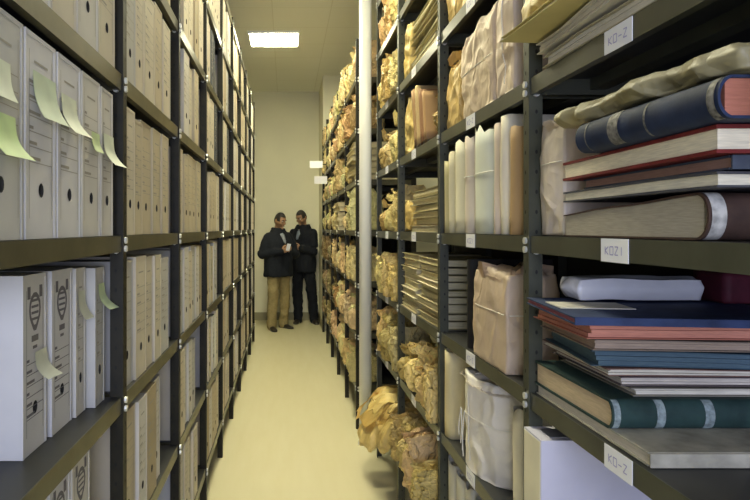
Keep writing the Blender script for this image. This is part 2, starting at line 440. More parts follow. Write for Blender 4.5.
# third shelf up: two boxes pulled forward, two pushed back
q = nb('white', 1.118, 1.232, 2, .345, 'crest', -.492, 'bright white archive box with crest nearest the left frame edge, below eye level'); add_note(q, .022, .205, .055, .075, .030, .03, (1.05, 1.0, 1.25))
q = nb('white', 1.246, 1.366, 2, .345, 'crest', -.488, 'bright white archive box with crest, right of the leftmost crested box below eye level')
q = nb('off-white', 1.372, 1.440, 2, .342, 'lines', -.482, 'narrow off-white box with grey slip beside two crested white boxes below eye level'); add_note(q, .0, .30, .045, .085, .022, .02, (.98, .92, 1.1))
q = nb('pale grey', 1.448, 1.525, 2, .338, 'lines', -.462, 'pale grey box with green slip against near left post, below eye level'); add_note(q, .005, .31, .045, .085, .034, .04, (.9, .98, .9))
# second shelf up
for (y0, y1, tone, lab) in ((.90, 1.03, 'white', 'white crested archive box, fourth from the post at the lower left corner'), (1.04, 1.165, 'white', 'white crested archive box, third from the post at the lower left corner'), (1.175, 1.29, 'white', 'white crested archive box, second from the post at the lower left corner'), (1.30, 1.42, 'off-white', 'off-white crested archive box with long slip at lower left corner beside the post')):
    q = nb(tone, y0, y1, 1, .345, 'crest', -.465, lab)
add_note(q, .01, .22, .07, .12, .035, .04, (1, .95, 1.35))
# shelf above eye level, nearest bay
yy = .80
nb('white', .84, .985, 4, .352, 'lines', XB, 'white archive box farthest left on the near shelf above eye level')
nb('off-white', .988, 1.10, 4, .352, 'lines', XB, 'off-white archive box second from left on the near shelf above eye level')
nb('cream', 1.103, 1.235, 4, .352, 'lines', XB, 'cream archive box at the middle of the near left shelf above eye level')
nb('off-white', 1.238, 1.376, 4, .352, 'lines', XB, 'off-white archive box second from the post, near left shelf above eye level')
nb('cream', 1.379, 1.512, 4, .352, 'lines', XB, 'cream archive box beside the post, near left shelf above eye level')
# remaining bays
cand = []
for bay in range(1, 9):
    a, e = LP[bay] + .032, LP[bay+1] - .03
    for lev in range(7):
        z = LZ[lev]
        if EYE + 0 and (228 - (z + .35 - EYE)*600/LP[bay] > 540 or 228 - (z - EYE)*600/LP[bay+1] < -30): continue
        y = a; row = []
        n_gap = rng.random()
        end = e - (.03 if n_gap < .35 else rng.choice((.06, .10, .16, .22)))
        base = rng.choice(('cream', 'cream', 'buff', 'off-white', 'cream', 'buff'))
        while True:
            w = rng.choice((.098, .112, .112, .128, .142))
            if y + w > end: break
            tone = base if rng.random() < .62 else rng.choice(('cream', 'buff', 'off-white', 'pale grey', 'brown-buff'))
            if bay in (3, 4) and lev in (4, 5) and rng.random() < .4: tone = 'dark grey'
            row.append((y, w, tone, rng.choice((.345, .345, .352, .33)), rng.choice((.004, .006, .010, .014)) if rng.random() < .92 else .05))
            y += w + rng.choice((.002, .003, .005, .009))
        n = len(row)
        for i, (yb, w, tone, h, rec) in enumerate(row):
            ym = yb + w/2
            cand.append((w*.35/ym/ym/ym, bay, lev, n - 1 - i, ym, w, tone, h, rec))
cand.sort(key=lambda c: -c[0])
MAXIND = 278
stuff = bmesh.new()
for idx, (s, bay, lev, k, ym, w, tone, h, rec) in enumerate(cand):
    if idx < MAXIND:
        archive_box(tone, w, h, 'lines', LX - rec - .004, ym, LZ[lev] + .001,
                    f"{tone} archive box, {FORD[k]}, {LLEV[lev]}, {LBAY[bay]} left bay", G0)
    else:
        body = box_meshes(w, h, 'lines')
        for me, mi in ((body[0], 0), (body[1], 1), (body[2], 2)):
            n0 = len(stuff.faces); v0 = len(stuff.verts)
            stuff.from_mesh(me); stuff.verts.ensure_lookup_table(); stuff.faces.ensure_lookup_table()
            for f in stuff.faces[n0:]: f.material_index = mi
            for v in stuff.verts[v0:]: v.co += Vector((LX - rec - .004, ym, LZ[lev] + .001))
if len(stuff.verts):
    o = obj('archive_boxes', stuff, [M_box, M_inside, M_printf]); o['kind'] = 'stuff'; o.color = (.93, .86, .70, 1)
    tag(o, 'small distant cream archive boxes crowding the far end of the left rack', 'archive boxes')
else: stuff.free()
print('boxes', len(cand))

# ------------------------------------------------------------------ crumpled bundles
def sstep(a, b, x):
    t = max(0, min(1, (x - a)/(b - a))); return t*t*(3 - 2*t)
def crumple_mesh(w, d, h, seed, style='bag', cuts=12, amp=.10, freq=1.6, m=None, name='bundle'):
    """unit cube subdivided, rounded, creased like paper, then fitted to w (y) x d (x) x h (z), base at z=0"""
    b = bmesh.new(); bmesh.ops.create_cube(b, size=2)
    bmesh.ops.subdivide_edges(b, edges=b.edges[:], cuts=cuts, use_grid_fill=True)
    off = Vector((seed*3.17 + 1.3, seed*1.71 + 4.1, seed*2.39 + .7))
    rnd = {'bag': .42, 'parcel': .12, 'flat': .25, 'block': .05, 'roll': .10}[style]
    rg = random.Random(seed); lean = rg.uniform(-.25, .25); lean2 = rg.uniform(-.2, .1); tw = rg.uniform(-.5, .5)
    asp = Vector((d, w, h)); asp /= max(asp)
    for v in b.verts:
        p = v.co.copy()
        s = p.normalized()*1.2
        q = p.lerp(s, rnd)
        z = q.z
        if style == 'bag':
            k = 1 - .38*sstep(.15, .62, z) + .34*sstep(.66, .98, z)
            q.x *= k; q.y *= k
            if z > .55: q.z += .22*noise.noise(Vector((q.x*2.2, q.y*2.2, seed*1.1)))*sstep(.5, .95, z) - .12*sstep(.8, 1, z)*(1 - min(1, (q.x*q.x + q.y*q.y)))
            bulge = 1 + .12*math.cos(z*1.6 + .6)
            q.x *= bulge; q.y *= bulge
            q.y += lean*(z + 1)*.35; q.x += lean2*(z + 1)*.3
        elif style == 'roll':
            hy = math.hypot(p.x, p.y)
            if hy > 1e-6:
                kk = max(abs(p.x), abs(p.y))/hy; kk = kk*.75 + .25
                q.x *= kk; q.y *= kk
            q.z += .05*noise.noise(Vector((p.x*2, p.y*2, seed*1.7)))*(z > .6)
        elif style == 'parcel':
            if z > .6:
                q.z += .10*noise.noise(Vector((p.x*2, p.y*2, seed*1.7)))
                q.x *= 1 - .10*sstep(.6, 1, z)
        elif style == 'flat':
            q.z += .25*noise.noise(Vector((p.x*1.1, p.y*1.1, seed*1.3)))
        r_ = Vector((q.x*asp.x, q.y*asp.y, q.z*asp.z))
        pn = r_*freq + off
        if style == 'bag': pn.z *= .62
        wp = noise.noise_vector(pn*.8)
        pn = pn + wp*.45
        rd = lambda u: 1 - 2.2*abs(noise.noise(u))
        dsp = amp*(rd(pn*.9)*.9 + rd(pn*2.0 + Vector((7, 2, 5)))*.55 + rd(pn*4.3 + Vector((1, 8, 3)))*.28 - .8)
        wv = wp*amp*.9
        nrm = s.normalized()
        if style != 'flat': nrm = Vector((nrm.x, nrm.y, nrm.z*(.3 if z < -.7 else 1)))
        q += nrm*dsp + Vector((wv.x, wv.y, wv.z*.5))
        v.co = q
    mn = Vector([min(v.co[i] for v in b.verts) for i in range(3)]); mx = Vector([max(v.co[i] for v in b.verts) for i in range(3)])
    S = (d, w, h)
    for v in b.verts:
        c = v.co
        c.x = ((c.x - mn.x)/(mx.x - mn.x) - .5)*d; c.y = ((c.y - mn.y)/(mx.y - mn.y) - .5)*w
        t = (c.z - mn.z)/(mx.z - mn.z)
        t = max(0, (t - .07)/.93)
        c.z = t*h
    b.normal_update()
    return mesh(name, b, m or M_kraft)
def add_ruffle(b, w, d, h, seed, up=.16, out=.10, n=44, base=.86):
    """torn, folded-out paper mouth round the top of a bundle, added to bmesh b"""
    rg = random.Random(seed*7 + 1); rows = []; nr = 5; ph = rg.uniform(0, 6)
    tall = [max(.15, .75 + .9*noise.noise(Vector((math.cos(2*PI*k/n)*1.6 + seed, math.sin(2*PI*k/n)*1.6, seed*2.3))) + .30*noise.noise(Vector((k*1.7, seed, 0)))) for k in range(n)]
    for i in range(nr):
        t = i/(nr - 1); r = []
        for k in range(n):
            a = 2*PI*k/n; c, s_ = math.cos(a), math.sin(a)
            ux, uy = math.copysign(abs(c)**.55, c), math.copysign(abs(s_)**.55, s_)
            fold = noise.noise(Vector((k*.9, t*1.5, seed*1.9)))*.5 + .5*math.sin(k*1.9 + ph)*.4
            f = (.94 + .06*t) + out*(t**1.6)*(.3 + fold*1.2)
            if noise.noise(Vector((c*1.3, s_*1.3, seed*3.3))) > .12: f -= .55*t*t       # some flaps fold inward over the contents
            z = base*h + (up*h)*t*tall[k] - .05*h*max(0, fold)*t
            r.append(b.verts.new((ux*d/2*f*.97, uy*w/2*f*.97, z)))
        rows.append(r)
    fs = []
    for i in range(nr - 1):
        for k in range(n): fs.append(b.faces.new((rows[i][k], rows[i][(k+1) % n], rows[i+1][(k+1) % n], rows[i+1][k])))
    return fs
def ruffle_part(o, w, d, h, seed, m, tint, **k):
    b = bmesh.new(); add_ruffle(b, w, d, h, seed, **k)
    bmesh.ops.solidify(b, geom=b.faces[:], thickness=.0012)
    c = obj('torn_paper_edge', b, m, o, smooth=False); c.color = (*tint, 1); return c
def string_loops(o, me, levels, w, d, h, vertical=False):
    """white string pulled tight round a bundle"""
    bm = bmesh.new(); bm.from_mesh(me); tr = BVHTree.FromBMesh(bm)
    b = bmesh.new(); n = 36
    for z in levels:
        pts = []
        for k in range(n):
            a = 2*PI*k/n; dr = Vector((math.cos(a)*d, math.sin(a)*w, 0)).normalized()
            c = Vector((0, 0, z)); hit = tr.ray_cast(c + dr*1.0, -dr)
            p = hit[0] if hit[0] else c + dr*w/2
            pts.append(p + dr*.0018)
        tube(b, pts, .0014, 5, True)
    if vertical:
        pts = []
        for k in range(n):
            a = 2*PI*k/n; dr = Vector((math.cos(a)*d, 0, math.sin(a)*h)).normalized()
            c = Vector((0, 0, h*.5)); hit = tr.ray_cast(c + dr*1.0, -dr)
            p = hit[0] if hit[0] else c + dr*d/2
            p = p + dr*.0018
            if p.z < .0025: p.z = .0025
            pts.append(p)
        tube(b, pts, .0014, 5, True)
    bm.free()
    return obj('string', b, M_string, o)
def bundle(name, label, cat, x, y, z, w, d, h, seed, style='bag', tint=(1, 1, 1), m=None, cuts=12, amp=.10, freq=1.6, rz=0.0, strings=(), vert=False, group=None, smooth=True, side=-1, ruffle=0.0):
    """x is the bundle's aisle-facing side"""
    o = thing(name, label, cat, (x - side*d/2, y, z + .0015), rz, group)
    me = crumple_mesh(w, d, h, seed, style, max(26, cuts) if style != 'block' else cuts, amp, freq, m, 'wrapping')
    c = link('wrapping', me, o); c.color = (*tint, 1)
    if smooth:
        for p in me.polygons: p.use_smooth = True
    if ruffle: ruffle_part(o, w, d, h, seed, m or M_kraft, tuple(c_*1.12 for c_ in tint), up=ruffle)
    if strings or vert: string_loops(o, me, strings, w, d, h, vert)
    return o
# shared kraft variants for the crammed racks
KV = [crumple_mesh(1, 1, 1, 40 + i, 'bag', 22, .24, 1.5, M_kraft, 'wrapping') for i in range(7)] + [crumple_mesh(1, 1, 1, 60 + i, 'parcel', 20, .19, 1.5, M_kraft, 'wrapping') for i in range(5)]
for i_, me_ in enumerate(KV):
    bb_ = bmesh.new(); bb_.from_mesh(me_)
    for v_ in bb_.verts: v_.co.z *= .90
    for f_ in bb_.faces: f_.smooth = True
    add_ruffle(bb_, .82 if i_ < 7 else .95, .82 if i_ < 7 else .95, 1.0, 20 + i_, up=.20, out=.22, base=.74)
    for ax_ in range(3):
        lo_ = min(v_.co[ax_] for v_ in bb_.verts); hi_ = max(v_.co[ax_] for v_ in bb_.verts)
        for v_ in bb_.verts: v_.co[ax_] = (v_.co[ax_] - lo_)/(hi_ - lo_) - (.5 if ax_ < 2 else 0)
    bb_.to_mesh(me_); bb_.free()
KTINT = [(1, 1, 1), (1.15, 1.12, 1.05), (.85, .82, .72), (1.25, 1.24, 1.2), (.78, .70, .55), (1.25, 1.27, 1.25)]
def kraft(label, x, y, z, w, d, h, i, tint=None, rz=0.0, group='kraft paper bundles on the right racks'):
    me = KV[i % len(KV)]
    o = link('paper_bundle', me, None, (x + d/2, y, z + .0015), rz); o.scale = (d, w, h)
    tag(o, label, 'paper bundle', group); o.color = (*(tint or KTINT[i % len(KTINT)]), 1)
    return o

# ------------------------------------------------------------------ books, folders, files
def book(name, label, cat, loc, L, W, T, cover, pages=(.95, .9, .8), rotz=0.0, rounded=True, bands=(), band_w=.012, band_mat=None,
         taper=0.0, overhang=.004, bt=.003, tilt=(0, 0), group=None, spine=None, head=None, wavy=0.0, seed=0):
    """local frame: spine on -y, width W along x (spine length), depth L along y, thickness T; loc = centre of the base"""
    o = thing(name, label, cat, loc, 0, group); o.rotation_euler = (tilt[0], tilt[1], rotz)
    x0, x1, y0, y1 = -W/2, W/2, -L/2, L/2
    b = bmesh.new()
    box(b, x0, x1, y0 + T*.3, y1, 0, bt); box(b, x0, x1, y0 + T*.3, y1, T - bt, T)
    n = 18; prof = []
    for k in range(n + 1):
        a = -PI/2 + PI*k/n
        if rounded: prof.append((y0 + T*.32 - math.cos(a)*T*.36, T/2 + math.sin(a)*T/2))
        else: prof.append((y0 - 0.001, T*k/n))
    prev = None
    for (py, pz) in prof:
        yi = py + bt if rounded else py + bt
        cur = [b.verts.new(p) for p in ((x0, py, pz), (x1, py, pz), (x1, min(yi, y0 + T*.34), T/2 + (pz - T/2)*.9), (x0, min(yi, y0 + T*.34), T/2 + (pz - T/2)*.9))]
        if prev:
            for i in range(4): b.faces.new((prev[i], prev[(i+1) % 4], cur[(i+1) % 4], cur[i]))
        else: b.faces.new(cur)
        prev = cur
    b.faces.new(prev[::-1]); bmesh.ops.recalc_face_normals(b, faces=b.faces)
    def warp(bm):
        for v in bm.verts:
            f = (v.co.y - y0)/L
            v.co.z *= 1 - taper*f
            if wavy: v.co.z += wavy*noise.noise(Vector((v.co.x*5 + seed, v.co.y*5, seed*2.0)))*min(1, max(0, v.co.z)/T*2)
    if wavy: bmesh.ops.subdivide_edges(b, edges=[e for e in b.edges if e.calc_length() > .08], cuts=6, use_grid_fill=True)
    warp(b)
    c = obj('cover', b, spine or M_cover, o, smooth=True); c.data.set_sharp_from_angle(angle=.6); c.color = (*cover, 1)
    b = bmesh.new(); box(b, x0 + overhang, x1 - overhang, y0 + T*.18, y1 - overhang, bt, T - bt)
    if wavy: bmesh.ops.subdivide_edges(b, edges=[e for e in b.edges if e.calc_length() > .08], cuts=6, use_grid_fill=True)
    warp(b); p = obj('page_block', b, head or M_paper, o); p.color = (*pages, 1)
    for bx, bw in bands:
        b = bmesh.new(); pr = None
        for (py, pz) in (prof[1:-1] if rounded else prof):
            dy = -.0012
            cur = [b.verts.new((x, py + dy, pz)) for x in (x0 + bx, x0 + bx + bw)]
            if pr: b.faces.new((pr[0], pr[1], cur[1], cur[0]))
            pr = cur
        warp(b); obj('spine_band', b, band_mat or M_gilt, o)
    return o
def folder(label, loc, L, W, T, tint, ptint=(.95, .9, .78), rotz=0.0, seed=0, name='paper_file', cat='paper file', group=None, tilt=(0, 0), n=3, wavy=.004):
    """card folder: two card covers and a slightly ragged block of papers; open edges face -x and -y"""
    o = thing(name, label, cat, loc, 0, group); o.rotation_euler = (tilt[0], tilt[1], rotz)
    rg = random.Random(seed)
    b = bmesh.new(); t = .0018
    for z in (0, T - t):
        dx, dy = rg.uniform(-.004, .004), rg.uniform(-.004, .004)
        box(b, -W/2 + dx, W/2 + dx, -L/2 + dy, L/2 + dy, z, z + t)
    box(b, W/2 - .001, W/2 + .0008, -L/2, L/2, 0, T)
    def wav(bm):
        bmesh.ops.subdivide_edges(bm, edges=[e for e in bm.edges if e.calc_length() > .06], cuts=5, use_grid_fill=True)
        for v in bm.verts: v.co.z += wavy*noise.noise(Vector((v.co.x*6 + seed*1.3, v.co.y*6 + seed, seed*.7))) * min(1, v.co.z/T + .0)
    wav(b); c = obj('cover', b, M_card, o); c.color = (*tint, 1)
    b = bmesh.new()
    hh = (T - 2*t)/n
    for i in range(n):
        dx, dy = rg.uniform(.003, .012), rg.uniform(.003, .012)
        box(b, -W/2 + dx, W/2 - .006, -L/2 + dy, L/2 - dy, t + hh*i, t + hh*(i + 1) - .0003)
    wav(b); p = obj('papers', b, M_paper, o); p.color = (*ptint, 1)
    return o
def upright_file(label, x, y, z, w, d, h, tint, seed=0, lean=0.0, name='paper_file', cat='paper file', strings=(), group=None, bulge=.3):
    """file standing on its edge: folded card wrapper round papers; the fold faces the aisle"""
    o = thing(name, label, cat, (x + d/2, y, z + .0015), 0, group); o.rotation_euler = (lean, 0, 0)
    rg = random.Random(seed)
    b = bmesh.new(); n = 8; prof = []
    for k in range(n + 1):
        a = PI/2 + PI*k/n
        prof.append((-d/2 + w*.5*bulge + w*.5*bulge*math.cos(a)*1.0, w/2*math.sin(a)))
    prof = [(d/2, w/2)] + prof + [(d/2, -w/2)]
    t = .0016
    nz = 6
    rows = []
    for i in range(nz + 1):
        zz = h*i/nz
        r = []
        for (px, py) in prof:
            ns = noise.noise(Vector((px*9, zz*7 + seed, py*9 + seed*1.9)))*.010
            dz = 0.0 if i < nz else .024*noise.noise(Vector((px*14, py*30, seed*2.7)))
            r.append(b.verts.new((px + ns*.4, py*(1 - .0*zz) + ns*(1 if py > 0 else -1)*.4, zz + dz)))
        rows.append(r)
    for i in range(nz):
        for k in range(len(prof) - 1): b.faces.new((rows[i][k], rows[i][k+1], rows[i+1][k+1], rows[i+1][k]))
    bmesh.ops.recalc_face_normals(b, faces=b.faces)
    bmesh.ops.solidify(b, geom=b.faces[:], thickness=t)
    me = mesh('cover', b, M_card, True); c = link('cover', me, o); c.color = (*tint, 1)
    b = bmesh.new(); k = max(2, int(w/.02))
    for i in range(k):
        ya, yb = -w/2 + .004 + (w - .008)*i/k, -w/2 + .004 + (w - .008)*(i + 1)/k - .0006
        box(b, -d/2 + w*.3*bulge + .006 + rg.uniform(0, .006), d/2 - .01, ya, yb, .003, h - rg.uniform(.012, .03))
    p = obj('papers', b, M_paper, o); p.color = (.95, .9, .78, 1)
    if strings:
        b = bmesh.new()
        for z_ in strings: tube(b, [(px - .003 if px < 0 else px, py*1.06, z_) for (px, py) in prof], .0018, 5, True)
        obj('string', b, M_string, o)
    return o

# ================================================================== RIGHT RACK, NEAREST BAY
zl, zm, zt, zb = RZ[2] + .0015, RZ[3] + .0015, RZ[4] + .0015, RZ[1] + .0015
# --- shelf below eye level: flat ledgers
book('ledger', 'broad pale flat ledger at the bottom of the large folder pile, overhanging the shelf', 'ledger', (.62 + .235, 1.254, zl), .465, .47, .024, (.60, .56, .44), (.95, .90, .86), rounded=False, bt=.0025)
book('ledger', 'thick dark green ledger with worn pale bands on its spine, lying under the folders', 'ledger', (.617 + .22, 1.310, zl + .0245), .35, .44, .056, (.035, .075, .068), (.85, .70, .55),
     bands=((.003, .012), (.084, .016), (.175, .018)), band_mat=mat('worn_spine_band', (.30, .37, .37), .7, var=.6, vscale=90), bt=.0045)
z = zl + .0245 + .0565
stack = [  # thickness, near-left X, cover, papers, rot, label, near y
    (.016, .675, (.34, .33, .33), (.95, .93, .92), -.01, 'grey board folder with white page edges, lowest in the pile on the green ledger', 1.165),
    (.018, .655, (.16, .13, .16), (.80, .76, .78), .02, 'dark ragged-edged paper volume, second up in the pile on the green ledger', 1.165),
    (.014, .625, (.25, .15, .15), (.86, .84, .82), .03, 'brown-red thin folder, third up in the pile on the green ledger', 1.16),
    (.030, .602, (.05, .10, .17), (.10, .17, .26), -.12, 'dark blue folder with bent cover, middle of the pile below eye level', 1.140),
    (.020, .602, (.30, .25, .24), (.50, .40, .36), -.07, 'grey-brown folder lying directly on the dark blue folder', 1.150),
    (.028, .590, (.62, .24, .20), (.80, .36, .30), -.05, 'salmon pink folder near the top of the pile below eye level', 1.155)]
for i, (T, xl, cov, pg, rot, lab, yn) in enumerate(stack):
    rot = -abs(rot); W_, ye = .42, 1.484
    L = (ye - yn - W_*.5*abs(math.sin(rot)))*1.0
    folder(lab, (xl + W_/2 + L/2*abs(math.sin(rot)), yn + (ye - yn)/2 - .012*(abs(rot) > .04), z), L - .03*(abs(rot) > .04), W_, T, cov, pg, rot, 300 + i, 'folder', 'folder', wavy=.003)
    z += T + .0025
book('folder', 'blue covered folder with maroon edge on top of the pile below eye level', 'folder', (.798, 1.291, z), .335, .45, .015, (.045, .07, .17), (.55, .18, .26), -.12, rounded=False, bt=.003)
ztop = z + .0155
b = bmesh.new(); quadp = None
o = thing('paper_sheet', 'white loose sheet lying on the blue folder beside the post', 'paper sheet', (.665, 1.335, ztop + .0005), -.12)
b = bmesh.new(); box(b, -.075, .075, -.075, .03, 0, .002); obj('sheet', b, M_paper, o).color = (.95, .95, 1.0, 1)
bundle('wrapped_packet', 'white plastic wrapped packet lying on top of the folder pile, under the eye-level shelf', 'packet', .655, 1.425, ztop + .0035, .105, .32, .054, 71, 'flat', (.62, .62, .64), M_plastic, 12, .05, 1.3, smooth=True)
bundle('book', 'dark maroon book behind the white packet at the right frame edge', 'book', .985, 1.40, ztop, .11, .115, .068, 72, 'block', (.10, .015, .03), M_cover, 6, .01, smooth=True)
# --- eye-level shelf: white parcel and stack of old books
bundle('wrapped_parcel', 'pale standing parcel with crumpled brown top, left of the old book stack', 'parcel', .622, 1.424, zm, .13, .24, .292, 81, 'parcel', (1.15, 1.14, 1.22), M_wrap, 18, .045, 1.5, strings=(.17,), ruffle=.10)
book('book', 'thick battered old book with grey pages and torn brown spine, lowest in the eye-level stack', 'book', (.622 + .20, 1.115, zm), .46, .40, .074, (.11, .065, .05), (.62, .59, .56), taper=.36, bt=.004, bands=((.004, .022),), band_mat=M_worn, wavy=.006, seed=3)
z = zm + .0745
book('book', 'thin book with pale page edges and dark cover on the battered old book', 'book', (.612 + .21, 1.085, zm + .0755), .42, .50, .023, (.10, .10, .12), (1.15, 1.12, 1.08), PI/2 - .03, rounded=False, bt=.0035, wavy=.003, seed=5)
book('book', 'reddish grey thin volume under the red covered book in the eye-level stack', 'book', (.632 + .2, 1.06, zm + .1015), .44, .40, .020, (.10, .12, .17), (.60, .38, .36), -.02, rounded=False, bt=.003)
book('book', 'red covered book with broad cream page edges, below the blue book', 'book', (.606 + .21, 1.075, zm + .1225), .42, .50, .040, (.26, .035, .035), (1.2, 1.14, 1.06), PI/2 - .035, rounded=False, bt=.0055)
book('book', 'dark blue rounded-spine book with gilt emblem band and reddish page edges', 'book', (.570 + .15, .985, zm + .1640), .30, .375, .058, (.022, .038, .095), (.55, .22, .18), -PI/2 + .02,
     bands=((.035, .004), (.112, .032), (.215, .005), (.355, .014)), band_mat=mat('faded_gilt', (.20, .19, .18), .6, var=.85, vscale=110), bt=.004)
bundle('paper_package', 'flat crumpled brown package draped on top of the blue book', 'package', .565, 1.015, zm + .224, .58, .36, .044, 85, 'flat', (.45, .50, .66), M_kraft, 30, .14, 1.8)
# --- shelf above eye level
def sheet_stack(label, loc, L, W, T, tint, rotz, seed):
    return folder(label, loc, L, W, T, tint, (.9, .86, .76), rotz, seed, 'paper_file', 'paper file', wavy=.03, n=4)
folder('grey-white ragged papers along the shelf edge above the white label', (.605 + .2, 1.19, zt), .44, .40, .030, (.60, .57, .48), (.9, .88, .86), .02, 401, wavy=.009)
folder('white crumpled paper file under the yellow envelopes, above eye level', (.595 + .2, 1.24, zt + .042), .40, .40, .022, (.90, .88, .88), (.9, .88, .86), -.03, 402, wavy=.010)
folder('yellow-tan envelope whose corner juts into the aisle past the post, above eye level', (.545 + .2, 1.262, zt + .076), .42, .42, .014, (.78, .70, .36), (.9, .80, .55), .07, 403, wavy=.010)
bundle('paper_package', 'large tan crumpled package on top of the envelopes, above eye level', 'package', .560, 1.20, zt + .103, .58, .42, .085, 91, 'flat', (1.05, 1.0, .85), M_kraft, 18, .09, 1.4)
bundle('paper_package', 'folded pale tan package topmost on the pile at the upper frame edge', 'package', .575, 1.12, zt + .192, .50, .40, .09, 92, 'flat', (1.3, 1.25, 1.15), M_kraft, 16, .09, 1.4)
# --- second shelf up: pale document box showing its large side
o = thing('document_box', 'large pale lilac-white document box at the bottom right, under the folder shelf', 'document box', (.592, 1.442, zb))
b = bmesh.new(); box(b, 0, .36, -.05, .05, 0, .305); bevel(b, .003); c = obj('body', b, M_box, o); c.color = (.92, .92, 1.12, 1)
b = bmesh.new(); box(b, -.0015, -.0002, -.046, .046, .004, .300); c = obj('front_flap', b, M_card, o); c.color = (1.15, 1.12, 1.0, 1)
b = bmesh.new(); box(b, .03, .33, -.03, .03, .3052, .3064); c = obj('lid_flap', b, M_box, o); c.color = (.3, .3, .33, 1)

# ================================================================== RIGHT RACK, SECOND BAY
bundle('wrapped_parcel', 'tan torn kraft parcel standing beside the second right post, above eye level', 'parcel', .612, 2.235, RZ[4], .18, .26, .275, 101, 'parcel', (1.12, 1.02, .92), M_kraft, 20, .09, 1.3, ruffle=.16)
bundle('wrapped_parcel', 'large pinkish brown parcel with crumpled top in the second right bay, above eye level', 'parcel', .610, 1.945, RZ[4], .345, .30, .310, 102, 'parcel', (1.04, .93, .82), M_wrap, 24, .05, 1.3, strings=(.15,), ruffle=.15)
bundle('wrapped_parcel', 'narrow pinkish parcel tied with string against the first right post, above eye level', 'parcel', .608, 1.690, RZ[4], .145, .30, .345, 103, 'parcel', (1.10, 1.0, .95), M_wrap, 16, .04, 1.3, vert=True)
bundle('wrapped_parcel', 'tan wrapped parcel standing at the top edge of the second right bay', 'parcel', .612, 2.19, RZ[5], .27, .28, .33, 104, 'parcel', (1.1, 1.0, .85), M_kraft, 14, .09, 1.5, ruffle=.12)
bundle('wrapped_parcel', 'pale parcel at the top edge nearer the first right post', 'parcel', .612, 1.84, RZ[5], .34, .28, .33, 105, 'parcel', (1.05, .98, .9), M_wrap, 12, .08, 1.5, ruffle=.12)
GB = 'upright files in the second right bay'
upright_file('yellowish thin file against the second right post, eye-level shelf', .615, 2.322, RZ[3], .052, .26, .265, (.86, .82, .55), 501, -.0, bulge=.8)
upright_file('cream file second from the second right post, eye-level shelf', .613, 2.255, RZ[3], .062, .27, .295, (1.12, 1.08, .90), 502, bulge=.9)
upright_file('broad white rounded file in the middle of the eye-level row of files', .611, 2.145, RZ[3], .135, .28, .325, (1.22, 1.22, 1.12), 503, bulge=.5)
upright_file('pinkish white string-tied file left of the pale blue file', .608, 2.028, RZ[3], .080, .28, .325, (1.15, 1.06, 1.04), 504, strings=(.19,), bulge=.6)
upright_file('broad pale blue file tied with string, eye-level shelf of second right bay', .609, 1.885, RZ[3], .185, .28, .330, (1.08, 1.18, 1.26), 505, strings=(.19,), bulge=.25)
upright_file('pinkish narrow file between pale blue file and white file, eye level', .611, 1.755, RZ[3], .052, .27, .325, (1.1, .98, .98), 506, bulge=.8)
upright_file('tall white narrow file beside the brown file, eye-level shelf', .609, 1.696, RZ[3], .050, .27, .332, (1.25, 1.2, 1.12), 507, bulge=.8)
upright_file('brown card file touching the first right post, eye-level shelf', .611, 1.628, RZ[3], .064, .27, .30, (.72, .50, .30), 508, bulge=.7)
# third shelf up
bundle('wrapped_parcel', 'large pinkish brown parcel with open torn top tied with string, below eye level', 'parcel', .606, 1.81, RZ[2], .31, .16, .295, 111, 'parcel', (.98, .86, .76), M_wrap, 22, .05, 1.3, strings=(.165,), vert=False, ruffle=.17)
book('binder', 'dark leaning binder beside the pinkish string-tied parcel, below eye level', 'binder', (.625 + .14, 2.02, RZ[2] + .009), .28, .30, .040, (.035, .032, .030), (.35, .32, .28), 0, tilt=(0, 0), bt=.004)
bo = bpy.data.objects[-1] if False else None
for o_ in COL.objects:
    if o_.name.startswith('binder'): o_.rotation_euler = (0, -PI/2, 0); o_.rotation_euler = Matrix(((0,1,0),(0,0,1),(1,0,0))).to_euler(); o_.location = (.622 + .14, 2.03, RZ[2] + .153)
kraft('crumpled tan paper scrap at the foot of the dark binder, below eye level', .612, 2.03 - .065, RZ[2], .07, .12, .055, 9, (1.4, 1.35, 1.2)) if False else None
# second shelf up
upright_file('cream file standing against the second right post, second shelf up', .612, 2.305, RZ[1], .080, .26, .325, (1.12, 1.02, .72), 521, bulge=.5)
bundle('wrapped_parcel', 'tall rounded pinkish white parcel tied with string, second shelf up', 'parcel', .602, 1.985, RZ[1], .36, .30, .325, 112, 'roll', (1.42, 1.50, 1.62), M_wrap, 22, .045, 1.2, strings=(.18,), vert=True, ruffle=.08)
o_ = [o for o in COL.objects if o.get('label', '').startswith('tall rounded pinkish')][0]
o_['label'] = 'tall rounded creamy white parcel tied with string, second shelf up'
for i in range(4):
    b = bmesh.new(); rr = random.Random(i); y_ = .03 + .016*i
    pts = [(-.1525 - .003*abs(math.sin(t*3 + i)) - .002*t, y_ + .008*math.sin(t*2.2 + i*1.7), .185 - .155*t*(1 - .12*i)) for t in [k/9 for k in range(10)]]
    tube(b, pts, .0017, 5); obj('loose_string', b, M_string, o_)
upright_file('white file leaning behind the first right post, second shelf up', .635, 1.66, RZ[1], .075, .26, .30, (1.15, 1.12, 1.1), 522)
for i, y in enumerate((2.29, 2.18, 2.07, 1.96, 1.85, 1.74, 1.63)):
    upright_file(f"grey-white file, {ORD[i]} from the second right post, lowest shelf".replace('nearest', 'first'), .625, y, RZ[0], .09, .26, .30, (.95, .95, .93), 530 + i, group=GB)

